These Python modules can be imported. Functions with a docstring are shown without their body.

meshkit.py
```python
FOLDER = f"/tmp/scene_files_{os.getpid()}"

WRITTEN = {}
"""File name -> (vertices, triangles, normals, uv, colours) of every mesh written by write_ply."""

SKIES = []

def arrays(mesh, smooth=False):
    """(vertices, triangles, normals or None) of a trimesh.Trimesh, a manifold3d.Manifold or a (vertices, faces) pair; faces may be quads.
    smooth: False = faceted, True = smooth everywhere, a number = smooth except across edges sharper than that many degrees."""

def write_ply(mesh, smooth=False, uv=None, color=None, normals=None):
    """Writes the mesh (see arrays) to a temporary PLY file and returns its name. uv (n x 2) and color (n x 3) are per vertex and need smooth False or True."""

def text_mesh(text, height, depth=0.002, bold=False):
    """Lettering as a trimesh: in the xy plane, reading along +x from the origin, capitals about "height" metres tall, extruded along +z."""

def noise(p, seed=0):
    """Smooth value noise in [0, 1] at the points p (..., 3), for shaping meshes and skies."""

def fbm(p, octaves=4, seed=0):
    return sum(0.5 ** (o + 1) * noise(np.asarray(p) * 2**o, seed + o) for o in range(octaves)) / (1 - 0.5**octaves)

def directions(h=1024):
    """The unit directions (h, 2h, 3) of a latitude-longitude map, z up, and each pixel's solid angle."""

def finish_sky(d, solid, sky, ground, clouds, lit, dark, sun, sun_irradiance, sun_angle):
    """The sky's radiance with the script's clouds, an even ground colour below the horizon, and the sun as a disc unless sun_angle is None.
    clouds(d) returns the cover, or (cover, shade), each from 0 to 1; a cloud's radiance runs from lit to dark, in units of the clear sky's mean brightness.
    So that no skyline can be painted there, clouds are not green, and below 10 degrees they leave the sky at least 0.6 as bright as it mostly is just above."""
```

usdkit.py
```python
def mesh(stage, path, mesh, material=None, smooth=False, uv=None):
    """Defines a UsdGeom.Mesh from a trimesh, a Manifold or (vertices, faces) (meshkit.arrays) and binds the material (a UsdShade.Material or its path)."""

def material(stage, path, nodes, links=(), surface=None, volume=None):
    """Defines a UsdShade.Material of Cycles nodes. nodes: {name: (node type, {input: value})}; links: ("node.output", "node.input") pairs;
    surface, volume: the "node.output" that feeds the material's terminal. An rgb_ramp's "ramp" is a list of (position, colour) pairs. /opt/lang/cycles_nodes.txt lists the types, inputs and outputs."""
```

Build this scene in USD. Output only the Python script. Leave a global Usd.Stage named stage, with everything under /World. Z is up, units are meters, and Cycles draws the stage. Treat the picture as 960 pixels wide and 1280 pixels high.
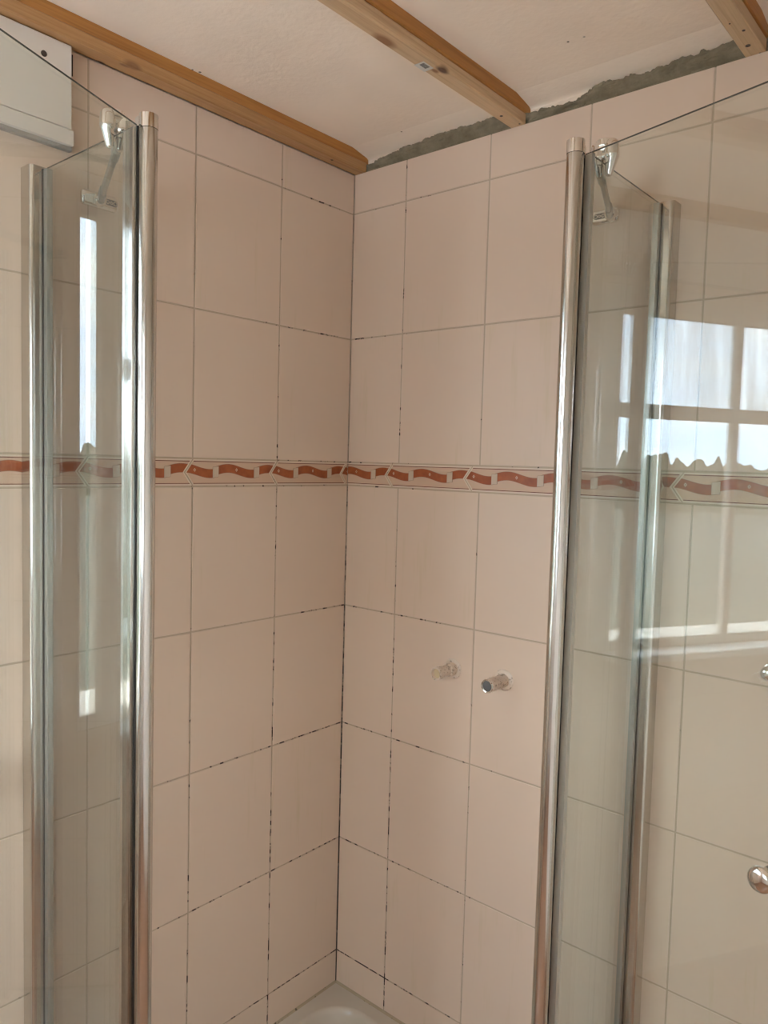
import math, numpy as np, trimesh, usdkit, meshkit
from shapely.geometry import Polygon, LineString, box as sbox
from shapely import affinity
from pxr import Usd, UsdGeom, UsdLux, UsdShade, Gf, Sdf, Vt

stage = Usd.Stage.CreateInMemory()
UsdGeom.SetStageUpAxis(stage, 'Z'); UsdGeom.SetStageMetersPerUnit(stage, 1.0)
UsdGeom.Xform.Define(stage, '/World'); UsdGeom.Scope.Define(stage, '/World/Looks')

# ------------------------------------------------------------------ camera
EXPOSURE = 1.15
CAM = (1.457, -1.543, 0.399)
RIGHT, UP, FWD = (0.7581, 0.6516, 0.0267), (-0.0624, 0.0317, 0.9975), (-0.6492, 0.7579, -0.0647)
cam = UsdGeom.Camera.Define(stage, '/World/camera')
cam.CreateHorizontalApertureAttr(36.0); cam.CreateVerticalApertureAttr(48.0)
cam.CreateFocalLengthAttr(36.0 * 960.93 / 960.0)
cam.CreateClippingRangeAttr(Gf.Vec2f(0.02, 2000))
cam.CreateExposureAttr(EXPOSURE)
M = Gf.Matrix4d(*[float(v) for v in (*RIGHT, 0, *UP, 0, *(-np.array(FWD)), 0, *CAM, 1)])
cam.AddTransformOp().Set(M)

# ------------------------------------------------------------------ sky (daylight through the bathroom window)
SKY = 6.0
dome = UsdLux.DomeLight.Define(stage, '/World/sky')
dome.CreateIntensityAttr(1.0)
skym = usdkit.material(stage, '/World/Looks/sky', {
    'c': ('texture_coordinate', {}),
    'm': ('mapping', {'scale': (1.6, 1.6, 4.0)}),
    'n': ('noise_texture', {'scale': 1.6, 'detail': 4.0, 'roughness': 0.55}),
    'r': ('rgb_ramp', {'ramp': [(0.38, (0.56, 0.74, 1.0)), (0.62, (0.93, 0.97, 1.0))]}),
    'b': ('background_shader', {'strength': SKY})},
    [('c.generated', 'm.vector'), ('m.vector', 'n.vector'), ('n.fac', 'r.fac'), ('r.color', 'b.color')], surface='b.background')
UsdShade.MaterialBindingAPI.Apply(dome.GetPrim()).Bind(skym)

# ------------------------------------------------------------------ helpers
used = {}
def path_for(name, parent=None):
    base = (str(parent.GetPath()) if parent else '/World') + '/'
    k = used.get(base + name, 0); used[base + name] = k + 1
    return base + (name if k == 0 else f'{name}_{k:03d}')

def tag(p, label=None, cat=None, group=None, kind=None):
    for k, v in (('label', label), ('category', cat), ('group', group), ('kind', kind)):
        if v: p.SetCustomDataByKey(k, v)
    return p

def obj(name, mesh, mat, parent=None, smooth=False, label=None, cat=None, group=None, kind=None):
    return tag(usdkit.mesh(stage, path_for(name, parent), mesh, mat, smooth=smooth).GetPrim(), label, cat, group, kind)

def thing(name, label=None, cat=None, group=None, kind=None):
    return tag(UsdGeom.Xform.Define(stage, path_for(name)).GetPrim(), label, cat, group, kind)

def cat_(ms): return trimesh.util.concatenate(ms)

def bx(x0, x1, y0, y1, z0, z1, c=0.0):
    """box, its edges chamfered by c"""
    lo, hi = np.minimum([x0, y0, z0], [x1, y1, z1]), np.maximum([x0, y0, z0], [x1, y1, z1])
    if c <= 0:
        b = trimesh.creation.box(hi - lo); b.apply_translation((lo + hi) / 2); return b
    pts = []
    for sx in (0, 1):
        for sy in (0, 1):
            for sz in (0, 1):
                p = np.where([sx, sy, sz], hi, lo); s = np.where([sx, sy, sz], -c, c)
                for k in range(3):
                    q = p + s; q[k] = p[k]; pts.append(q)
    return trimesh.convex.convex_hull(np.array(pts))

def extr(poly, d0, d1):
    """shapely polygon(s) extruded from d0 to d1"""
    ms = []
    for g in getattr(poly, 'geoms', [poly]):
        if g.geom_type == 'Polygon' and g.area > 1e-9:
            m = trimesh.creation.extrude_polygon(g, d1 - d0, engine='earcut'); m.apply_translation((0, 0, d0)); ms.append(m)
    return cat_(ms) if ms else None

def to_right(m):    # (u, z, depth) on the right wall: u = x, face towards -y
    v = np.array(m.vertices); return trimesh.Trimesh(np.c_[v[:, 0], -v[:, 2], v[:, 1]], m.faces, process=False)
def to_left(m):     # (u, z, depth) on the left wall: u = y, face towards +x
    v = np.array(m.vertices); return trimesh.Trimesh(np.c_[v[:, 2], v[:, 0], v[:, 1]], m.faces, process=False)

def lathe(profile, origin, axis, n=40):
    """profile of (radius, height) turned about axis from origin"""
    m = trimesh.creation.revolve(np.array(profile, float), sections=n)
    m.apply_transform(trimesh.geometry.align_vectors([0, 0, 1], axis)); m.apply_translation(origin); return m

def sphere_hull(centres, radii, sub=3):
    pts = []
    for c, r in zip(centres, radii):
        s = trimesh.creation.icosphere(sub, r); pts.append(np.array(s.vertices) + c)
    return trimesh.convex.convex_hull(np.vstack(pts))

def prism_v(poly, z0, z1):
    return extr(poly, z0, z1)

# ------------------------------------------------------------------ materials
mats = {}
def mat(name, nodes, links=(), surface='p.BSDF'):
    mats[name] = usdkit.material(stage, '/World/Looks/' + name, nodes, links, surface); return mats[name]
def plain(name, col, rough=0.5, metal=0.0, **k):
    return mat(name, {'p': ('principled_bsdf', {'base_color': col, 'roughness': rough, 'metallic': metal, **k})})

TILE_A, TILE_B = (0.592, 0.456, 0.306), (0.657, 0.498, 0.386)
def tile_mat(name, a, b):
    mat(name, {
        'g': ('geometry', {}), 'm': ('mapping', {'scale': (26.0, 26.0, 3.0)}), 'm2': ('mapping', {'scale': (120.0, 120.0, 8.0)}),
        'n': ('noise_texture', {'scale': 1.0, 'detail': 4.0, 'roughness': 0.6}),
        'n2': ('noise_texture', {'scale': 1.0, 'detail': 2.0}), 'n3': ('noise_texture', {'scale': 2.2, 'detail': 2.0}),
        'mx': ('math', {'math_type': 'multiply_add', 'value2': 0.35}), 'oi': ('object_info', {}),
        'ad': ('math', {'math_type': 'multiply_add', 'value2': 0.18}), 'a3': ('math', {'math_type': 'multiply_add', 'value2': 0.5}),
        'r': ('rgb_ramp', {'ramp': [(0.58, a), (0.86, b)]}),
        'bp': ('bump', {'strength': 0.12, 'distance': 0.001}),
        'p': ('principled_bsdf', {'roughness': 0.36, 'specular_ior_level': 0.4})},
        [('g.position', 'm.vector'), ('g.position', 'm2.vector'), ('g.position', 'n3.vector'), ('m.vector', 'n.vector'), ('m2.vector', 'n2.vector'),
         ('n2.fac', 'mx.value1'), ('n.fac', 'mx.value3'), ('oi.random', 'ad.value1'), ('mx.value', 'ad.value3'), ('n3.fac', 'a3.value1'), ('ad.value', 'a3.value3'),
         ('a3.value', 'r.fac'), ('r.color', 'p.base_color'), ('n.fac', 'bp.height'), ('bp.normal', 'p.normal')])
tile_mat('tile', TILE_A, TILE_B)

# grout: beige cement, with specks of black mould that get more frequent low down near the corner
mat('grout', {
    'g': ('geometry', {}), 'n': ('noise_texture', {'scale': 42.0, 'detail': 3.0, 'roughness': 0.65}), 'nb': ('noise_texture', {'scale': 5.0, 'detail': 1.0}),
    's': ('separate_xyz', {}), 'hz': ('map_range', {'from_min': -1.1, 'from_max': 0.6, 'to_min': 0.125, 'to_max': 0.005, 'clamp': True}),
    'ln': ('math', {'math_type': 'subtract'}),
    'ds': ('map_range', {'from_min': 0.15, 'from_max': 0.75, 'to_min': 0.05, 'to_max': -0.12, 'clamp': True}),
    'a1': ('math', {'math_type': 'add'}), 'a2': ('math', {'math_type': 'add'}), 'nb2': ('math', {'math_type': 'multiply_add', 'value2': 0.22, 'value3': -0.11}), 'a3': ('math', {'math_type': 'add'}),
    't': ('map_range', {'from_min': 0.635, 'from_max': 0.68, 'to_min': 0.0, 'to_max': 1.0, 'clamp': True}),
    'c': ('mix_color', {'a': (0.47, 0.36, 0.265), 'b': (0.045, 0.024, 0.018)}),
    'p': ('principled_bsdf', {'roughness': 0.85})},
    [('g.position', 'n.vector'), ('g.position', 'nb.vector'), ('g.position', 's.vector'), ('s.z', 'hz.value'), ('s.x', 'ln.value1'), ('s.y', 'ln.value2'), ('ln.value', 'ds.value'),
     ('hz.result', 'a1.value1'), ('ds.result', 'a1.value2'), ('a1.value', 'a2.value1'), ('n.fac', 'a2.value2'), ('nb.fac', 'nb2.value1'), ('nb2.value', 'a3.value1'), ('a2.value', 'a3.value2'),
     ('a3.value', 't.value'), ('t.result', 'c.fac'), ('c.result', 'p.base_color')])
# corner joint: same, but mould nearly everywhere in the lower half
mat('corner_joint', {
    'g': ('geometry', {}), 'n': ('noise_texture', {'scale': 30.0, 'detail': 3.0, 'roughness': 0.6}), 's': ('separate_xyz', {}),
    'hz': ('map_range', {'from_min': -1.1, 'from_max': 0.7, 'to_min': 0.30, 'to_max': -0.02, 'clamp': True}), 'a': ('math', {'math_type': 'add'}),
    't': ('map_range', {'from_min': 0.58, 'from_max': 0.68, 'to_min': 0.0, 'to_max': 1.0, 'clamp': True}),
    'c': ('mix_color', {'a': (0.36, 0.28, 0.21), 'b': (0.05, 0.037, 0.03)}), 'p': ('principled_bsdf', {'roughness': 0.6})},
    [('g.position', 'n.vector'), ('g.position', 's.vector'), ('s.z', 'hz.value'), ('hz.result', 'a.value1'), ('n.fac', 'a.value2'), ('a.value', 't.value'), ('t.result', 'c.fac'), ('c.result', 'p.base_color')])
mat('silicone', {
    'g': ('geometry', {}), 'n': ('noise_texture', {'scale': 55.0, 'detail': 3.0, 'roughness': 0.6}),
    'r': ('rgb_ramp', {'ramp': [(0.0, (0.40, 0.315, 0.21)), (0.60, (0.40, 0.315, 0.21)), (0.68, (0.10, 0.07, 0.04))]}), 'p': ('principled_bsdf', {'roughness': 0.5})},
    [('g.position', 'n.vector'), ('n.fac', 'r.fac'), ('r.color', 'p.base_color')])
plain('border_base', (0.58, 0.385, 0.27), 0.4)
plain('border_rim', (0.66, 0.525, 0.40), 0.4)
plain('border_stripe', (0.15, 0.045, 0.028), 0.45)
plain('border_clasp', (0.55, 0.415, 0.31), 0.4)
plain('border_outline', (0.30, 0.20, 0.13), 0.4)
mat('border_ribbon', {
    'g': ('geometry', {}), 'n': ('noise_texture', {'scale': 45.0, 'detail': 3.0}),
    'r': ('rgb_ramp', {'ramp': [(0.3, (0.27, 0.060, 0.018)), (0.7, (0.37, 0.095, 0.028))]}), 'p': ('principled_bsdf', {'roughness': 0.35})},
    [('g.position', 'n.vector'), ('n.fac', 'r.fac'), ('r.color', 'p.base_color')])

def plaster(name, col, bump=0.22, scale=70.0, spots=()):
    nodes = {'g': ('geometry', {}), 'n': ('noise_texture', {'scale': scale, 'detail': 4.0, 'roughness': 0.6}), 'n2': ('noise_texture', {'scale': 6.0, 'detail': 3.0}),
             'r': ('rgb_ramp', {'ramp': [(0.3, tuple(c * 0.94 for c in col)), (0.7, col)]}),
             'b': ('bump', {'strength': bump, 'distance': 0.004}), 'p': ('principled_bsdf', {'roughness': 0.9, 'specular_ior_level': 0.2})}
    links = [('g.position', 'n.vector'), ('g.position', 'n2.vector'), ('n2.fac', 'r.fac'), ('n.fac', 'b.height'), ('b.normal', 'p.normal')]
    last = 'r.color'
    for i, (pos, rad, sc) in enumerate(spots):
        nodes[f'd{i}'] = ('vector_math', {'math_type': 'distance', 'vector2': pos})
        nodes[f't{i}'] = ('map_range', {'from_min': rad, 'from_max': rad * 0.5, 'to_min': 0.0, 'to_max': 1.0, 'clamp': True})
        nodes[f'c{i}'] = ('mix_color', {'b': sc})
        links += [('g.position', f'd{i}.vector1'), (f'd{i}.value', f't{i}.value'), (f't{i}.result', f'c{i}.fac'), (last, f'c{i}.a')]
        last = f'c{i}.result'
    mat(name, nodes, links + [(last, 'p.base_color')])
DK = (0.16, 0.12, 0.09)
plaster('ceiling_paint', (0.87, 0.715, 0.575), spots=[((0.040, -0.529, 1.216), 0.004, DK), ((0.036, -0.545, 1.216), 0.003, DK), ((0.74, -0.158, 1.216), 0.003, (0.4, 0.33, 0.27)),
        ((0.708, -0.161, 1.216), 0.003, DK), ((0.197, -0.044, 1.216), 0.003, DK), ((0.929, -0.014, 1.216), 0.0035, DK), ((0.905, -0.02, 1.216), 0.002, DK), ((0.0, -0.6, 1.216), 0.003, DK)])
plaster('wall_paint', (0.86, 0.79, 0.71), bump=0.2)
plaster('raw_plaster', (0.80, 0.71, 0.62), bump=0.6, scale=45.0)
mat('mortar', {
    'g': ('geometry', {}), 'n': ('noise_texture', {'scale': 30.0, 'detail': 6.0, 'roughness': 0.65}), 'm': ('mapping', {'scale': (18.0, 60.0, 220.0)}), 'n2': ('noise_texture', {'scale': 1.0, 'detail': 3.0}),
    'r': ('rgb_ramp', {'ramp': [(0.25, (0.16, 0.125, 0.078)), (0.75, (0.29, 0.24, 0.165))]}), 'mx': ('math', {'math_type': 'multiply_add', 'value2': 0.5}), 'b': ('bump', {'strength': 0.8, 'distance': 0.006}),
    'p': ('principled_bsdf', {'roughness': 0.95, 'specular_ior_level': 0.15})},
    [('g.position', 'n.vector'), ('g.position', 'm.vector'), ('m.vector', 'n2.vector'), ('n2.fac', 'mx.value1'), ('n.fac', 'mx.value3'), ('n.fac', 'r.fac'), ('r.color', 'p.base_color'), ('mx.value', 'b.height'), ('b.normal', 'p.normal')])

def wood(name, a, b, knots=()):
    """planed pine, the grain along y, knots at given points"""
    nodes = {'g': ('geometry', {}), 'm': ('mapping', {'scale': (75.0, 2.2, 75.0)}), 'n': ('noise_texture', {'scale': 1.0, 'detail': 4.0, 'roughness': 0.6, 'distortion': 0.6}),
             'm2': ('mapping', {'scale': (420.0, 9.0, 420.0)}), 'n2': ('noise_texture', {'scale': 1.0, 'detail': 2.0}), 'mx': ('math', {'math_type': 'multiply_add', 'value2': 0.3}),
             'r': ('rgb_ramp', {'ramp': [(0.40, b), (0.60, a), (0.85, tuple(0.9 * q for q in b))]}), 'p': ('principled_bsdf', {'roughness': 0.5})}
    links = [('g.position', 'm.vector'), ('m.vector', 'n.vector'), ('g.position', 'm2.vector'), ('m2.vector', 'n2.vector'), ('n2.fac', 'mx.value1'), ('n.fac', 'mx.value3'), ('mx.value', 'r.fac')]
    last = 'r.color'
    for i, (pos, rad, sc) in enumerate(knots):
        nodes[f'w{i}'] = ('mapping', {'mapping_type': 'point', 'scale': (1.0, 0.45, 1.0)})
        nodes[f'd{i}'] = ('vector_math', {'math_type': 'distance', 'vector2': (pos[0], pos[1] * 0.45, pos[2])})
        nodes[f't{i}'] = ('map_range', {'from_min': rad, 'from_max': rad * 0.45, 'to_min': 0.0, 'to_max': 1.0, 'clamp': True})
        nodes[f'c{i}'] = ('mix_color', {'b': sc})
        links += [('g.position', f'w{i}.vector'), (f'w{i}.vector', f'd{i}.vector1'), (f'd{i}.value', f't{i}.value'), (f't{i}.result', f'c{i}.fac'), (last, f'c{i}.a')]
        last = f'c{i}.result'
    mat(name, nodes, links + [(last, 'p.base_color')])
KN, KD = (0.26, 0.12, 0.05), (0.09, 0.035, 0.015)
wood('pine_left', (0.45, 0.24, 0.10), (0.38, 0.185, 0.068), [((0.004, -0.735, 1.165), 0.005, KD), ((0.037, -0.686, 1.168), 0.011, KN), ((0.030, -0.70, 1.166), 0.006, KN), ((0.025, -0.113, 1.165), 0.003, KD)])
wood('pine_middle', (0.60, 0.40, 0.23), (0.50, 0.31, 0.165), [((0.493, -0.452, 1.165), 0.016, KN), ((0.5147, -0.3034, 1.166), 0.010, KD), ((0.502, -0.31, 1.165), 0.006, KN)])
wood('pine_right', (0.58, 0.40, 0.24), (0.50, 0.33, 0.18))
wood('pine_aged', (0.44, 0.19, 0.045), (0.36, 0.14, 0.03))

plain('chrome', (0.80, 0.78, 0.75), 0.07, 1.0)
plain('aluminium', (0.62, 0.60, 0.57), 0.14, 1.0)
plain('strip_metal', (0.52, 0.49, 0.43), 0.35, 0.75)
plain('stay_metal', (0.44, 0.43, 0.39), 0.3, 0.8)
plain('satin', (0.50, 0.50, 0.47), 0.28, 0.9)
plain('gasket', (0.018, 0.017, 0.016), 0.5)
plain('screw_dark', (0.07, 0.05, 0.04), 0.45, 0.6)
plain('white_lacquer', (0.67, 0.59, 0.51), 0.45)
plain('white_plastic', (0.80, 0.79, 0.77), 0.3)
plain('grey_seal', (0.33, 0.29, 0.25), 0.7)
plain('acrylic', (0.56, 0.48, 0.395), 0.14)
plain('glass_edge', (0.075, 0.07, 0.055), 0.2)
plain('logo_dark', (0.06, 0.06, 0.055), 0.5)
plain('cavity', (0.03, 0.022, 0.018), 0.9)
plain('sticker_paper', (0.62, 0.58, 0.53), 0.6)
plain('print_black', (0.10, 0.09, 0.085), 0.6)
plain('cork', (0.55, 0.42, 0.26), 0.8)
plain('pipe_bore', (0.13, 0.125, 0.12), 0.5, 0.5)
mat('splashed_metal', {
    'g': ('geometry', {}), 'n': ('noise_texture', {'scale': 160.0, 'detail': 3.0}), 'r': ('rgb_ramp', {'ramp': [(0.57, (0.64, 0.51, 0.41)), (0.63, (0.33, 0.25, 0.19))]}),
    'p': ('principled_bsdf', {'roughness': 0.45, 'metallic': 0.15})}, [('g.position', 'n.vector'), ('n.fac', 'r.fac'), ('r.color', 'p.base_color')])
mat('wood_floor', {
    'g': ('geometry', {}), 'm': ('mapping', {'scale': (3.0, 40.0, 1.0)}), 'n': ('noise_texture', {'scale': 1.0, 'detail': 4.0}),
    'r': ('rgb_ramp', {'ramp': [(0.3, (0.30, 0.145, 0.075)), (0.7, (0.42, 0.225, 0.13))]}), 'p': ('principled_bsdf', {'roughness': 0.35})},
    [('g.position', 'm.vector'), ('m.vector', 'n.vector'), ('n.fac', 'r.fac'), ('r.color', 'p.base_color')])
mat('lawn', {'g': ('geometry', {}), 'n': ('noise_texture', {'scale': 0.6, 'detail': 5.0}), 'r': ('rgb_ramp', {'ramp': [(0.3, (0.020, 0.024, 0.011)), (0.7, (0.040, 0.045, 0.021))]}), 'p': ('principled_bsdf', {'roughness': 0.9})},
    [('g.position', 'n.vector'), ('n.fac', 'r.fac'), ('r.color', 'p.base_color')])

def pane_mat(name, tint, f0=0.045):
    """clear glass with straight-through light: Schlick reflection that is the same from both sides"""
    mat(name, {'w': ('layer_weight', {'blend': 0.5}), 'pw': ('math', {'math_type': 'power', 'value2': 5.0}), 'k': ('math', {'math_type': 'multiply_add', 'value2': 1 - f0, 'value3': f0}),
               't': ('transparent_bsdf', {'color': tint}), 's': ('glossy_bsdf', {'color': (1, 1, 1), 'roughness': 0.0}), 'x': ('mix_closure', {})},
        [('w.facing', 'pw.value1'), ('pw.value', 'k.value1'), ('k.value', 'x.fac'), ('t.BSDF', 'x.closure1'), ('s.BSDF', 'x.closure2')], surface='x.closure')
pane_mat('clear_glass', (0.957, 0.980, 0.966), 0.052)
pane_mat('seal_strip', (0.80, 0.80, 0.77), 0.10)
pane_mat('window_glass', (0.97, 0.98, 0.97))
# ornamental privacy glass with soft vertical flutes
mat('fluted_glass', {
    'g': ('geometry', {}), 'm': ('mapping', {'scale': (1.0, 16.0, 1.3)}), 'n': ('noise_texture', {'scale': 1.0, 'detail': 4.0, 'roughness': 0.55, 'distortion': 0.6}),
    'r': ('rgb_ramp', {'ramp': [(0.34, (0.50, 0.51, 0.51)), (0.50, (0.72, 0.74, 0.76)), (0.66, (0.93, 0.94, 0.95))]}),
    't': ('transparent_bsdf', {}), 'd': ('translucent_bsdf', {'color': (0.9, 0.92, 0.93)}), 'x': ('mix_closure', {'fac': 0.05})},
    [('g.position', 'm.vector'), ('m.vector', 'n.vector'), ('n.fac', 'r.fac'), ('r.color', 't.color'), ('t.BSDF', 'x.closure1'), ('d.BSDF', 'x.closure2')], surface='x.closure')

# ------------------------------------------------------------------ the room
TOP, CEIL, FLOOR, TRAY = 1.165, 1.216, -1.25, -1.095
XF, YB = 2.1, -3.0                     # far sides of the room
W0, W1, WB, WT = -0.946, -2.33, -0.165, 0.95    # window opening in the left wall
T = 0.25

obj('floor', bx(-T, XF + T, YB - T, T, FLOOR - 0.2, FLOOR), mats['wood_floor'], kind='structure')
obj('ceiling', bx(-T, XF + T, YB - T, T, CEIL, CEIL + 0.2), mats['ceiling_paint'], kind='structure')
V0, V1, VB, VT = 0.25, 1.45, -0.15, 0.95           # second window, in the back wall
obj('wall_back', cat_([bx(-T, V0, YB - T, YB, FLOOR, CEIL), bx(V1, XF + T, YB - T, YB, FLOOR, CEIL), bx(V0, V1, YB - T, YB, FLOOR, VB), bx(V0, V1, YB - T, YB, VT, CEIL)]), mats['wall_paint'], kind='structure')
obj('wall_front', bx(XF, XF + T, YB, T, FLOOR, CEIL), mats['wall_paint'], kind='structure')
obj('baseboard_back', bx(0.0, XF, YB, YB + 0.014, FLOOR, FLOOR + 0.07, 0.003), mats['white_lacquer'], kind='structure')
obj('baseboard_front', bx(XF - 0.014, XF, YB + 0.014, -0.002, FLOOR, FLOOR + 0.07, 0.003), mats['white_lacquer'], kind='structure')

wall_right = thing('wall_right', kind='structure')
obj('plaster', bx(-T, XF, 0.022, T, FLOOR, CEIL), mats['raw_plaster'], wall_right)
obj('grout_bed', bx(-0.002, XF, 0.0009, 0.022, FLOOR, TOP - 0.001), mats['grout'], wall_right)
wall_left = thing('wall_left', kind='structure')
obj('plaster', cat_([bx(-T, -0.022, W0, 0.022, FLOOR, CEIL), bx(-T, -0.022, W1, W0, FLOOR, WB), bx(-T, -0.022, W1, W0, WT, CEIL), bx(-T, -0.022, YB, W1, FLOOR, CEIL)]), mats['raw_plaster'], wall_left)
obj('grout_bed', cat_([bx(-0.022, -0.0009, W0, 0.022, FLOOR, TOP - 0.001), bx(-0.022, -0.0009, W1, W0, FLOOR, WB), bx(-0.022, -0.0009, W1, W0, WT, TOP - 0.001), bx(-0.022, -0.0009, YB, W1, FLOOR, TOP - 0.001)]), mats['grout'], wall_left)

# ---- tiles, each its own piece
J = 0.0019
ROWS = [(FLOOR + 0.002, -0.999), (-0.999, -0.666), (-0.666, -0.333), (-0.333, 0.0), (0.0, 0.333), (0.3963, 0.7293), (0.7293, 1.0623), (1.0623, TOP + J)]
RCOLS = [0.0, 0.181] + [0.181 + 0.251 * k for k in range(1, 10)] + [XF]
LCOLS = [0.0, -0.257] + [-0.257 - 0.251 * k for k in range(1, 11)] + [YB]
rng = np.random.default_rng(7)

def tile_mesh(poly, t0=-0.009, face=0.0, c=0.0009):
    """a tile with a softened edge: (u, z, depth)"""
    inner = poly.buffer(-c, join_style=2)
    po, pi = np.array(poly.exterior.coords)[:-1], np.array(inner.exterior.coords)[:-1]
    if len(po) == 4 and len(pi) == 4:
        pi = np.array([pi[np.argmin(((pi - p) ** 2).sum(1))] for p in po])
        if Polygon(po).exterior.is_ccw is False: po, pi = po[::-1], pi[::-1]
        v = np.vstack([np.c_[po, np.full(4, t0)], np.c_[po, np.full(4, face - c * 0.6)], np.c_[pi, np.full(4, face)]])
        f = [[8, 9, 10], [8, 10, 11], [2, 1, 0], [3, 2, 0]]
        for a in (0, 4):
            for k in range(4):
                k2 = (k + 1) % 4
                f += [[a + k, a + k2, a + 4 + k2], [a + k, a + 4 + k2, a + 4 + k]]
        return trimesh.Trimesh(v, f, process=False)
    return extr(poly, t0, face)

def lay(cols, put, parent, hole=None, start=0.0):
    for a, b in zip(cols[:-1], cols[1:]):
        u0, u1 = min(a, b), max(a, b)
        for z0, z1 in ROWS:
            p = sbox(u0 + J, z0 + J, u1 - J, z1 - J)
            if hole is not None:
                p = p.difference(hole)
            for g in getattr(p, 'geoms', [p]):
                if g.is_empty or g.area < 2e-4: continue
                dz = rng.normal(0, 0.00012)
                obj('tile', put(tile_mesh(g, face=dz)), mats['tile'], parent)
lay(RCOLS, to_right, wall_right)
lay(LCOLS, to_left, wall_left, hole=sbox(W1 - J, WB - J, W0 + J, WT + J))

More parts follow.
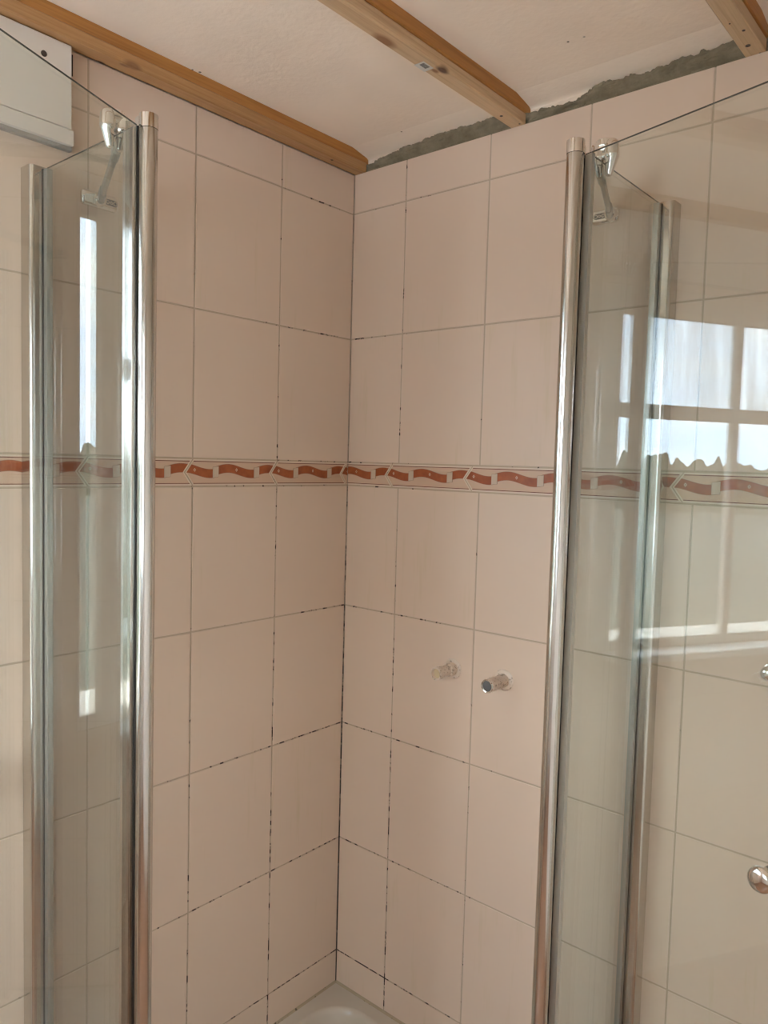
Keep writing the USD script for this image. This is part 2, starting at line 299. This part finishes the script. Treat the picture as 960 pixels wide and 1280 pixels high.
# ---- border tiles with the ribbon relief; the joints are chevrons that point to image left
BB, BT, BL = 0.333 + J, 0.3963 - J, 0.251
BH = BT - BB
def border(u0, put, parent, clip, hole=None):
    zc, tip, g = (BB + BT) / 2, 0.022, 0.0015
    ch = lambda u: [(u, BB), (u - tip, zc), (u, BT)]
    poly = Polygon(ch(u0 + g) + ch(u0 + BL - g)[::-1]).intersection(clip)
    if hole is not None: poly = poly.difference(hole)
    if poly.is_empty or poly.area < 1e-5: return
    if poly.geom_type != 'Polygon': poly = max(poly.geoms, key=lambda q: q.area)
    bt = tag(usdkit.mesh(stage, path_for('border_tile', parent), put(extr(poly, -0.009, 0.0)), mats['border_base']).GetPrim(), 'narrow beige border tile with an orange wavy ribbon and chevron ends')
    def sub(name, p, d, m, label=None):
        p = p.intersection(poly.buffer(-0.0001))
        e = extr(p, -0.002, d)
        if e is not None: obj(name, put(e), mats[m], bt, label=label)
    inner = Polygon(ch(u0 + g + 0.0034) + ch(u0 + BL - g - 0.0034)[::-1]).intersection(sbox(-9, BB + 0.0048, 9, BT - 0.0048))
    core = Polygon(ch(u0 + g + 0.0032) + ch(u0 + BL - g - 0.0032)[::-1]).intersection(sbox(-9, BB + 0.0034, 9, BT - 0.0034))
    full = Polygon(ch(u0 + g) + ch(u0 + BL - g)[::-1])
    sub('rim', full.difference(core), 0.0008, 'border_rim', 'pale cream raised rim')
    for za, zb in ((BB + 0.0040, BB + 0.0056), (BT - 0.0056, BT - 0.0040)):
        sub('stripe', sbox(-9, za, 9, zb).intersection(core), 0.0003, 'border_stripe', 'thin dark red stripe')
    # wavy ribbon in three pieces between two clasps
    def centre(s): return BT - BH * (0.44 - 0.105 * np.sin(2 * np.pi * 0.86 * s))
    c1, c2, per = 0.25 * BL, 0.735 * BL, 0.485 * BL
    hw, cw = 0.165 * BH, 0.0078
    for k, (a, b) in enumerate(((c1 - per, c1), (c1, c2), (c2, c2 + per))):
        s = np.linspace(0, 1, 25); uu = u0 + a + s * (b - a); zz = centre(s)
        rib = Polygon(np.vstack([np.c_[uu, zz + hw], np.c_[uu, zz - hw][::-1]]))
        rib = rib.intersection(Polygon(ch(u0 + g + 0.0036) + ch(u0 + BL - g - 0.0036)[::-1]))
        sub('ribbon_outline', rib.buffer(0.0007), 0.0003, 'border_outline', 'thin brown ribbon outline')
        sub('ribbon', rib, 0.0007, 'border_ribbon', 'orange brown wavy ribbon')
    for cpos in (c1, c2):
        zc2 = (centre(1.0) + centre(0.0)) / 2
        p = Polygon([(u0 + cpos - cw, zc2 - 0.2 * BH - 0.001), (u0 + cpos + cw, zc2 - 0.2 * BH + 0.001), (u0 + cpos + cw, zc2 + 0.2 * BH + 0.001), (u0 + cpos - cw, zc2 + 0.2 * BH - 0.001)])
        sub('clasp_outline', p.buffer(0.0007), 0.0008, 'border_outline', 'thin brown clasp outline')
        sub('clasp', p, 0.0012, 'border_clasp', 'cream clasp across the ribbon')
    for du, s in ((0.018 * BL, 0.52), (0.49 * BL, 0.49)):
        zc3 = float(centre(s)) + 0.0
        q = 0.0042
        dia = Polygon([(u0 + du - q * 0.8, zc3), (u0 + du, zc3 - q), (u0 + du + q * 0.8, zc3), (u0 + du, zc3 + q)])
        sub('diamond', dia.difference(dia.buffer(-0.0013)), 0.0011, 'border_clasp', 'small cream diamond outline')
for k in range(-1, 10):
    border(0.161 + BL * k, to_right, wall_right, sbox(0.0012, 0, XF, 1))
for k in range(-11, 1):
    border(-0.257 + BL * (k + 1), to_left, wall_left, sbox(YB, 0, -0.0012, 1), hole=sbox(W1 - J, WB - J, W0 + J, WT + J))

obj('corner_joint', bx(-0.004, 0.0016, -0.0016, 0.004, TRAY, TOP), mats['corner_joint'], wall_left, label='dark mouldy joint in the tiled corner')

# ---- the rough mortar strip and the plaster cove above the right wall's tiles
def strip(x0, x1, zlo, ztop, base, amp, seed, nz=9, step=0.003):
    xs = np.arange(x0, x1, step); n = len(xs)
    V, F = [], []
    for i, x in enumerate(xs):
        zt = ztop(x)
        for j in range(nz):
            t = j / (nz - 1); z = zlo + t * (zt - zlo)
            V.append([x, 0, z, t])
    V = np.array(V); q = V[:, :3] * [40, 1, 160]; q2 = V[:, :3] * [160, 1, 320]
    d = base(V[:, 2]) - amp * (meshkit.fbm(q, 3, seed) - 0.3) - amp * 0.5 * (meshkit.fbm(q2, 2, seed + 5) - 0.5)
    d = np.where(V[:, 3] > 0.99, d + amp * 0.9, d)
    front = np.c_[V[:, 0], d, V[:, 2]]; back = np.c_[V[:, 0], np.full(len(V), 0.03), V[:, 2]]
    for i in range(n - 1):
        for j in range(nz - 1):
            a, b = i * nz + j, (i + 1) * nz + j
            F += [[a, b, b + 1], [a, b + 1, a + 1]]
    N = len(V); B = [[c + N, b + N, a + N] for a, b, c in F]
    for i in range(n - 1):
        for j in (0, nz - 1):
            a, b = i * nz + j, (i + 1) * nz + j
            F += [[a, a + N, b + N], [a, b + N, b]] if j == 0 else [[a, b + N, a + N], [a, b, b + N]]
    return trimesh.Trimesh(np.vstack([front, back]), F + B, process=False)
def cove(z):
    return np.interp(z, [1.16, 1.201, 1.205, 1.2175], [0.017, 0.0155, 0.010, -0.055])
def mortar_top(x):
    e = float(meshkit.fbm(np.array([[x * 55.0, 3.3, 0.0]]), 4, 3)[0]) - 0.5
    base = np.interp(x, [0, 0.03, 0.07, 0.13, 0.20, 0.28, 0.40, 0.48, 0.54, 0.60, 0.64, 0.69, 0.74, 0.80, 0.88, 0.95, 1.05], [1.184, 1.185, 1.191, 1.200, 1.203, 1.206, 1.207, 1.203, 1.192, 1.185, 1.187, 1.206, 1.203, 1.200, 1.203, 1.206, 1.204])
    e2 = float(meshkit.fbm(np.array([[x * 230.0, 8.3, 0.0]]), 2, 6)[0]) - 0.5
    return base + 0.015 * e + 0.006 * e2
obj('plaster_cove', strip(0.0, XF - 0.01, 1.160, lambda x: CEIL + 0.0015, cove, 0.003, 21, nz=44, step=0.006), mats['ceiling_paint'], wall_right, smooth=50, label='ragged white plaster edge meeting the ceiling')
obj('mortar_strip', strip(0.003, XF - 0.012, 1.158, mortar_top, lambda z: np.interp(z, [1.158, 1.176, 1.181, 1.188, 1.2, 1.215], [0.0135, 0.0125, 0.0065, 0.0050, 0.004, 0.004]), 0.0075, 4, nz=22, step=0.002), mats['mortar'], wall_right, smooth=40, label='rough grey mortar strip above the top tiles')
obj('cavity', bx(-0.004, 0.0006, -0.8010, -0.7905, 1.118, 1.158), mats['cavity'], wall_left, label='small dark gap beside the shutter box')

# ------------------------------------------------------------------ the window in the left wall (behind the camera's left, seen in reflections)
win = thing('window_1', kind='structure')
XG = -0.014
def frame(y0, y1, z0, z1, w, x0=XG - 0.03, x1=XG + 0.03):
    return cat_([bx(x0, x1, y0, y1, z0, z0 + w, 0.003), bx(x0, x1, y0, y1, z1 - w, z1, 0.003), bx(x0, x1, y0 - w, y0, z0 + w, z1 - w, 0.003), bx(x0, x1, y1, y1 + w, z0 + w, z1 - w, 0.003)])
WIN_U = [(-0.954, -0.988), (-1.062, -1.500), (-1.528, -1.92), (-1.95, -2.31)]   # clear widths
WIN_V = [(-0.135, 0.556), (0.600, 0.868)]
frm = []
ys = [W0] + [v for p in WIN_U for v in p] + [W1]
for a, b in zip(ys[0::2], ys[1::2]):
    frm.append(bx(XG - 0.013, XG + 0.013, a, b, WB, WT, 0.002))
obj('frame', cat_(frm), mats['white_lacquer'], win)
zs = [WB, WIN_V[0][0], WIN_V[0][1], WIN_V[1][0], WIN_V[1][1], WT]
for a, b in WIN_U:
    for za, zb in list(zip(zs[0::2], zs[1::2]))[::(2 if a > -1.0 else 1)]:
        obj('crossbar', bx(XG - 0.012, XG + 0.012, a, b, za, zb, 0.002), mats['white_lacquer'], win)
    for za, zb in (WIN_V if a < -1.0 else [(WIN_V[0][0], WIN_V[1][1])]):
        obj('pane', bx(XG - 0.002, XG + 0.002, a, b, za, zb), mats['window_glass' if a > -1.0 or za < 0 else 'fluted_glass'], win)
obj('reveal', cat_([bx(-T, XG - 0.015, W0 - 0.004, W0, WB, WT), bx(-T, XG - 0.015, W1, W1 + 0.012, WB, WT), bx(-T, XG - 0.015, W1, W0, WT - 0.012, WT)]), mats['wall_paint'], win)
obj('sill', bx(XG + 0.014, 0.085, W1 - 0.02, -1.035, WB - 0.025, WB, 0.004), mats['white_plastic'], win)

w2 = thing('window_2', kind='structure')
xm = (V0 + V1) / 2
fr2 = [bx(x0, x1, YB - 0.10, YB - 0.04, VB, VT, 0.004) for x0, x1 in ((V0, V0 + 0.06), (xm - 0.05, xm + 0.05), (V1 - 0.06, V1))]
obj('frame', cat_(fr2), mats['white_lacquer'], w2)
for x0, x1 in ((V0 + 0.06, xm - 0.05), (xm + 0.05, V1 - 0.06)):
    for za, zb in ((VB, VB + 0.06), (VT - 0.06, VT)):
        obj('crossbar', bx(x0, x1, YB - 0.098, YB - 0.042, za, zb, 0.003), mats['white_lacquer'], w2)
    obj('pane', bx(x0, x1, YB - 0.072, YB - 0.068, VB + 0.06, VT - 0.06), mats['window_glass'], w2)
obj('sill', bx(V0 - 0.02, V1 + 0.02, YB - 0.04, YB + 0.10, VB - 0.025, VB, 0.004), mats['white_plastic'], w2)

sh = thing('roller_shutter_box', 'white lacquered shutter box below the left beam above the shower wall', 'shutter box')
obj('cover_board', bx(0.001, 0.020, -2.42, -0.8025, 1.0105, 1.163, 0.0012), mats['white_lacquer'], sh)
obj('lower_rail', bx(0.001, 0.0212, -2.42, -0.7985, 0.981, 1.0092, 0.001), mats['white_lacquer'], sh)
obj('bottom_seal', bx(0.001, 0.012, -2.42, -0.7985, 0.9735, 0.9815), mats['grey_seal'], sh, label='grey seal strip')
obj('screw', lathe([(0, 0), (0.0055, 0), (0.0055, 0.0012), (0.004, 0.0022), (0, 0.0022)], (0.020, -0.856, 1.128), (1, 0, 0), 20), mats['screw_dark'], sh, smooth=40, label='dark screw head')

# outside: lawn and a wooded ridge
obj('ground', bx(-220, -T - 0.02, -220, 220, -4.4, -4.2), mats['lawn'], kind='structure')
rng2 = np.random.default_rng(3)
a = np.radians(np.arange(100, 330, 0.1)); ridge_v, ridge_f = [], []
h = -4.2 + 3.6 + 2.4 * meshkit.fbm(np.c_[a * 14, 0 * a, 0 * a], 4, 2) + 3.4 * meshkit.fbm(np.c_[a * 70, 0 * a + 4, 0 * a], 3, 8) * meshkit.noise(np.c_[a * 170, 0 * a + 9, 0 * a], 4)
for i, (t, hh) in enumerate(zip(a, h)):
    for r, z in ((90, -4.25), (92, hh * 0.5 - 2.0), (96, hh), (112, hh - 0.4), (116, -4.25)):
        ridge_v.append([r * math.cos(t), r * math.sin(t), z])
for i in range(len(a) - 1):
    for j in range(4):
        p, q = i * 5 + j, (i + 1) * 5 + j
        ridge_f += [[p, p + 1, q + 1], [p, q + 1, q]]
obj('wooded_ridge', trimesh.Trimesh(ridge_v, ridge_f, process=False), mats['lawn'], kind='structure')

# ------------------------------------------------------------------ ceiling battens
def beam(label, x0, x1, u0, u1, m, screws, y1=0.006, yu=0.016):
    t = thing('ceiling_batten', label, 'wooden batten', 'double battens on the ceiling')
    obj('lower_batten', bx(x0, x1, YB, y1, 1.1655, 1.1905, 0.0022), mats[m], t, label='pale new pine lower batten')
    obj('upper_batten', bx(u0, u1, YB, yu, 1.1905, CEIL + 0.001, 0.0012), mats['pine_aged'], t, label='orange aged pine upper batten')
    for (sx, sy, r) in screws:
        obj('screw', lathe([(0, 0), (r, 0), (r, 0.0006), (r * 0.5, 0.0002), (0, 0.0001)], (sx, sy, 1.1655), (0, 0, -1), 16), mats['screw_dark'], t, label='dark screw head')
    return t
beam('orange pine double batten along the top of the left tiled wall', 0.000, 0.038, 0.000, 0.0345, 'pine_left', [(0.0252, -0.1128, 0.003)])
mb = beam('pale pine double batten with barcode sticker, between two others on the ceiling', 0.4835, 0.5205, 0.487, 0.5255, 'pine_middle', [(0.5005, -0.0657, 0.0035), (0.512, -0.008, 0.002)])
beam('pale pine double batten at the top right with several screw holes', 0.986, 1.0215, 0.990, 1.025, 'pine_right', [(1.0106, -0.0944, 0.0028), (1.0024, -0.0389, 0.0045), (1.0124, 0.001, 0.002), (0.998, -0.13, 0.0015)])
st = obj('barcode_sticker', bx(0.4836, 0.5065, -0.353, -0.3205, 1.1651, 1.1656), mats['sticker_paper'], mb, label='small white barcode sticker')
bars, yy = [], -0.348
for w in (1.2, .6, .6, 1.8, .6, 1.2, .6, 1.8, 1.2, .6, .6, 1.2, 1.8, .6, 1.2):
    bars.append(bx(0.4925, 0.5035, yy, yy + w * 0.00075, 1.16495, 1.1652)); yy += (w + 0.5) * 0.00085
obj('barcode', cat_(bars), mats['print_black'], st, label='printed black bars')

# ------------------------------------------------------------------ shower tray
def tray():
    t = thing('shower_tray', 'white acrylic shower tray in the tiled corner', 'shower tray')
    outer = Polygon([(0.001, -0.001), (0.91, -0.001), (0.91, -0.40), (0.40, -0.91), (0.001, -0.91)])
    inner = Polygon([(0.05, -0.05), (0.85, -0.05), (0.85, -0.37), (0.37, -0.85), (0.05, -0.85)]).buffer(-0.10, join_style=1).buffer(0.10, quad_segs=24)
    c = np.array([0.40, -0.40]); th = np.linspace(0, 2 * np.pi, 361)[:-1]
    def rad(poly, k):
        ray = LineString([c, c + 2 * np.array([math.cos(k), math.sin(k)])]); p = ray.intersection(poly.exterior)
        return math.dist(c, p.coords[0] if p.geom_type == 'Point' else p.geoms[0].coords[0])
    ro, ri = np.array([rad(outer, k) for k in th]), np.array([rad(inner, k) for k in th])
    rings = [(ro, FLOOR), (ro, TRAY - 0.006), (ro - 0.001, TRAY - 0.001), (ro - 0.004, TRAY)]
    rings += [(ri + 0.014, TRAY), (ri + 0.008, TRAY - 0.0012), (ri + 0.002, TRAY - 0.006), (ri - 0.003, TRAY - 0.016), (ri - 0.010, TRAY - 0.040), (ri - 0.022, TRAY - 0.058), (ri - 0.045, TRAY - 0.068), (ri * 0.75, TRAY - 0.072), (ri * 0.4, TRAY - 0.075), (ri * 0.06, TRAY - 0.078)]
    V, F, n = [], [], len(th)
    for r, z in rings: V.append(np.c_[c[0] + r * np.cos(th), c[1] + r * np.sin(th), np.full(n, z)])
    for a in range(len(rings) - 1):
        for k in range(n):
            p, q = a * n + k, a * n + (k + 1) % n
            F += [[p, q, q + n], [p, q + n, p + n]]
    V.append([[c[0], c[1], TRAY - 0.078], [c[0], c[1], FLOOR]]); last = len(rings) * n
    F += [[last - n + k, last - n + (k + 1) % n, last] for k in range(n)]
    F += [[(k + 1) % n, k, last + 1] for k in range(n)]
    obj('basin', trimesh.Trimesh(np.vstack(V), F, process=False), mats['acrylic'], t, smooth=50)
    tri = Polygon([(0, 0), (0.0045, 0), (0.0024, 0.0012), (0.0012, 0.0026), (0, 0.006)])
    a = extr(tri, 0.0, 0.9); va = np.array(a.vertices)
    s1 = trimesh.Trimesh(np.c_[va[:, 2], -va[:, 0], va[:, 1] + TRAY], a.faces, process=False)
    s2 = trimesh.Trimesh(np.c_[va[:, 0], -va[:, 2], va[:, 1] + TRAY], a.faces[:, ::-1], process=False)
    obj('silicone_seal', cat_([s1, s2]), mats['silicone'], t, label='yellowed silicone seal along the tiles')
    obj('drain', lathe([(0, 0), (0.045, 0), (0.045, 0.003), (0.038, 0.006), (0, 0.007)], (0.40, -0.40, TRAY - 0.079), (0, 0, 1)), mats['chrome'], t, smooth=40)
tray()

# ------------------------------------------------------------------ shower screens: fixed pane on the wall, post, folding door
ZG = 0.915
def screen(side, label):
    R = side == 'right'
    def mp(m):          # local (right-hand) shape to its place: the left screen is the mirror image in the corner's bisector
        if R: return m
        v = np.array(m.vertices); return trimesh.Trimesh(np.c_[-v[:, 1], -v[:, 0], v[:, 2]], np.array(m.faces)[:, ::-1], process=False)
    t = thing('shower_screen', label, 'shower screen', 'glass shower screens')
    def part(name, m, mt, parent=t, smooth=False, label=None): return obj(name, mp(m), mats[mt], parent, smooth=smooth, label=label)
    xf = 0.853 if R else 0.861
    zb = 0.922 if R else 0.898; bx0, bx1 = (0.700, 0.757) if R else (0.703, 0.778)
    post = np.array(POST_R if R else POST_L)
    S = np.array(S_R if R else S_L)
    ang = math.radians(-DOOR_R if R else -DOOR_L); d = np.array([math.cos(ang), math.sin(ang)]); nrm = np.array([d[1], -d[0]])   # nrm: towards the camera
    def along(s0, s1, n0, n1):   # polygon in door coordinates
        return Polygon([S + d * s + nrm * n for s, n in ((s0, n0), (s1, n0), (s1, n1), (s0, n1))])
    Z0 = TRAY + 0.012
    # wall profile
    prof = sbox(xf - 0.006, -0.037, xf + 0.029, -0.0005).buffer(-0.009).buffer(0.009, quad_segs=8).union(sbox(xf - 0.006, -0.02, xf + 0.029, -0.0005))
    part('wall_profile', extr(prof, TRAY + 0.010, ZG + 0.004), 'aluminium', smooth=30)
    part('clamp_strip', extr(sbox(xf - 0.0055, -0.052, xf + 0.0055, -0.0385), TRAY + 0.011, ZG - 0.001), 'satin')
    part('gasket', extr(sbox(xf - 0.006, -0.0395, xf + 0.007, -0.0365), TRAY + 0.011, ZG), 'gasket', label='black rubber gasket')
    # fixed pane
    fp = part('fixed_pane', bx(xf - 0.003, xf + 0.003, -0.335, -0.038, Z0, ZG), 'clear_glass', label='clear glass fixed pane')
    part('glass_edge', bx(xf + 0.0018, xf + 0.003, -0.335, -0.038, ZG - 0.0006, ZG + 0.0009), 'glass_edge', fp, label='dark polished top edge')
    # post: a chrome tube with a flat back, and its cap
    from shapely.geometry import Point
    tube = Point(*post).buffer(0.0140, quad_segs=16)
    tube = tube.union(Polygon([S - d * 0.0062 - nrm * 0.004, S - d * 0.0062 + nrm * 0.003, S - d * 0.0075]).union(Point(*post).buffer(0.010)).convex_hull)
    part('post', extr(tube, TRAY + 0.010, ZG - 0.008), 'aluminium', smooth=30, label='polished aluminium hinge post')
    part('post_cap', extr(tube.buffer(0.0006), ZG - 0.0075, ZG + 0.014), 'chrome', smooth=30, label='chrome end cap')
    part('gasket', extr(along(-0.0062, -0.0050, 0.0010, 0.0040), TRAY + 0.011, ZG - 0.001), 'gasket', label='black rubber gasket')
    part('hinge_rail', extr(along(-0.0050, -0.0012, -0.005, 0.0055), TRAY + 0.011, ZG - 0.001), 'aluminium')
    part('gasket', extr(along(-0.0012, 0.0, 0.0010, 0.0045), TRAY + 0.011, ZG - 0.001), 'gasket', label='black rubber gasket')
    # door
    L, SL = 0.410, (0.0145 if R else 0.019)
    part('seal_strip', extr(along(0.0, SL, -0.004, 0.004), Z0, ZG - 0.001), 'strip_metal' if R else 'seal_strip', label='grey sealing strip' if R else 'clear plastic sealing strip')
    if not R: part('pane_profile', bx(xf - 0.005, xf + 0.005, -0.3365, -0.307, TRAY + 0.011, ZG - 0.001, 0.001), 'aluminium', label='flat polished edge profile')
    door = part('door_pane', extr(along(SL - 0.0005, L, -0.003, 0.003), Z0 + 0.01, ZG), 'clear_glass', label='clear glass door pane')
    part('glass_edge', extr(along(0.0, L, 0.0016, 0.0031), ZG - 0.0008, ZG + 0.0009), 'glass_edge', door, label='dark polished top edge')
    part('glass_edge', extr(along(L, L + 0.0012, -0.003, 0.003), Z0 + 0.01, ZG), 'glass_edge', door, label='dark polished side edge')
    part('bottom_seal', extr(along(0.02, L, -0.004, 0.004), Z0 - 0.004, Z0 + 0.0095), 'grey_seal', door, label='grey bottom seal')
    kp = S + d * (KNOB_R if R else 0.345); K = np.array([kp[0], kp[1], -0.137])
    n3 = np.array([nrm[0], nrm[1], 0.0])
    prof = [(0, 0), (0.011, 0), (0.011, 0.003), (0.0065, 0.005), (0.0062, 0.012), (0.009, 0.0165), (0.0155, 0.021), (0.0178, 0.026), (0.0165, 0.0305), (0.011, 0.0335), (0, 0.0345)]
    for sgn in (1, -1):
        part('door_knob', lathe(prof, K + n3 * sgn * 0.003, n3 * sgn), 'chrome', door, smooth=True, label='round chrome door knob')
    # stabiliser: clamp on the pane, flat arm, bracket on the wall
    cy = -0.284 if R else -0.274
    zc = 0.926
    def claw(sg):
        return cat_([sphere_hull([(xf + sg * 0.012, cy, zc + 0.018), (xf + sg * 0.012, cy, zc + 0.004)], [0.0125, 0.0135]), sphere_hull([(xf + sg * 0.013, cy, zc + 0.002), (xf + sg * 0.009, cy, zc - 0.026)], [0.0122, 0.0060])])
    c1, c2 = claw(1), claw(-1)
    bar = sphere_hull([(xf - 0.013, cy, zc + 0.017), (xf + 0.013, cy, zc + 0.017)], [0.011, 0.011])
    stb = tag(usdkit.mesh(stage, path_for('stabiliser_clamp', t), mp(cat_([c1, c2, bar])), mats['chrome'], smooth=40).GetPrim(), 'chrome glass clamp')
    part('clamp_cap', lathe([(0, 0), (0.0140, 0), (0.0140, 0.009), (0.0120, 0.011), (0, 0.011)], (xf - 0.001, cy, zc + 0.019), (0, 0, 1), 28), 'chrome', stb, smooth=40)
    a0, a1 = np.array([xf - 0.012, cy, zc - 0.004]), np.array([0.743, -0.018, zb])
    ax = (a1 - a0) / np.linalg.norm(a1 - a0); L2 = np.linalg.norm(a1 - a0)
    def rod(s0, s1, hz, hy, sq=False):
        m = bx(s0, s1, -hy, hy, -hz, hz, min(hy, hz) * 0.55)
        yv = np.cross([0, 0, 1], ax); yv /= np.linalg.norm(yv); zv = np.cross(ax, yv)
        Mx = np.eye(4); Mx[:3, :3] = np.c_[ax, yv, zv]; Mx[:3, 3] = a0; m.apply_transform(Mx); return m
    part('stabiliser_arm', rod(0.0, L2, 0.0100, 0.0040), 'stay_metal', smooth=30, label='flat chrome stay arm')
    for s0, s1 in ((0.045, 0.085), (L2 - 0.045, L2 - 0.004)):
        part('sleeve', rod(s0, s1, 0.0118, 0.0058), 'stay_metal', smooth=30, label='chrome sleeve on the stay arm')
    br = part('wall_bracket', cat_([bx(bx0, bx1, -0.016, -0.0004, zb - 0.0145, zb + 0.0145, 0.0045), sphere_hull([(0.743, -0.018, zb), (0.743, -0.010, zb)], [0.0125, 0.014])]), 'chrome', smooth=40, label='chrome wall bracket')
    slot = LineString([(0.711, zb), (0.727, zb)]).buffer(0.0058)
    part('emblem_plate', to_right(extr(slot, 0.0155, 0.0163)), 'logo_dark', br, label='dark oval emblem')
    ring = []
    for cx, r in ((0.7105, 0.0042), (0.7185, 0.0030), (0.7265, 0.0036)):
        ring.append(Point(cx, zb).buffer(r).difference(Point(cx, zb).buffer(r - 0.0013)))
    part('emblem', cat_([to_right(extr(q, 0.016, 0.0167)) for q in ring]), 'chrome', br, label='raised chrome emblem')
    return t
DOOR_R, DOOR_L, KNOB_R = 14.8, 23.2, 0.377
POST_R, POST_L, S_R, S_L = (0.8442, -0.3725), (0.8533, -0.3611), (0.8487, -0.3414), (0.8655, -0.3427)
screen('right', 'glass shower screen at the right wall, its open door with a chrome knob')
screen('left', 'glass shower screen at the left wall below the white shutter box')

# ------------------------------------------------------------------ the two pipe stubs for the missing mixer tap
def stub(x, z, label, plugged):
    t = thing('pipe_stub', label, 'pipe stub', 'pipe stubs for the missing mixer tap')
    o, ax = (x, 0.0, z), (0, -1, 0)
    sc = lambda pr: [(1.3 * r, 1.06 * h) for r, h in pr]
    obj('collar', lathe(sc([(0.011, 0), (0.0195, 0), (0.0185, 0.0016), (0.0150, 0.0028), (0.011, 0.003)]), o, ax), mats['splashed_metal'], t, smooth=40, label='chipped plaster collar')
    if plugged:
        prof = [(0.006, 0.0), (0.0118, 0.0), (0.0118, 0.022), (0.0108, 0.024), (0.0108, 0.040), (0.0122, 0.043), (0.0122, 0.066), (0.0105, 0.069), (0.0098, 0.069), (0.0098, 0.062), (0.0, 0.062)]
        obj('pipe', lathe(sc(prof), o, ax), mats['splashed_metal'], t, smooth=35)
        obj('rim', lathe(sc([(0.0096, 0.066), (0.0122, 0.066), (0.0124, 0.0685), (0.0112, 0.0700), (0.0096, 0.0696)]), o, ax), mats['chrome'], t, smooth=35, label='bright chrome rim')
        obj('bore', lathe(sc([(0, 0.060), (0.0097, 0.060), (0.0097, 0.0672), (0, 0.0672)]), o, ax), mats['pipe_bore'], t, label='dark grey bore')
    else:
        prof = [(0.006, 0.0), (0.0125, 0.0), (0.0125, 0.020), (0.0100, 0.023), (0.0098, 0.040), (0.0105, 0.046), (0.0120, 0.052), (0.0124, 0.066), (0.0116, 0.067), (0.0095, 0.067), (0.0092, 0.052), (0, 0.052)]
        obj('pipe', lathe(sc(prof), o, ax), mats['splashed_metal'], t, smooth=35)
        obj('bore', lathe(sc([(0, 0.050), (0.0093, 0.050), (0.0093, 0.058), (0, 0.056)]), o, ax), mats['cork'], t, label='beige plug inside')
stub(0.3735, -0.1065, 'open pipe stub with beige inside, the left one on the right tiled wall', False)
stub(0.521, -0.105, 'pipe stub with dark grey end and chrome rim, the right one on the tiled wall', True)

hk = thing('wall_hook', 'small chrome hook on the right tiled wall, cut by the picture edge', 'hook')
obj('rosette', lathe([(0, 0), (0.015, 0), (0.015, 0.002), (0.012, 0.004), (0, 0.004)], (1.094, 0.0, 0.031), (0, -1, 0)), mats['chrome'], hk, smooth=40)
obj('knob', lathe([(0, 0.003), (0.006, 0.003), (0.0058, 0.016), (0.010, 0.021), (0.0135, 0.026), (0.0125, 0.031), (0.007, 0.034), (0, 0.0345)], (1.094, 0.0, 0.031), (0, -1, 0)), mats['chrome'], hk, smooth=True)
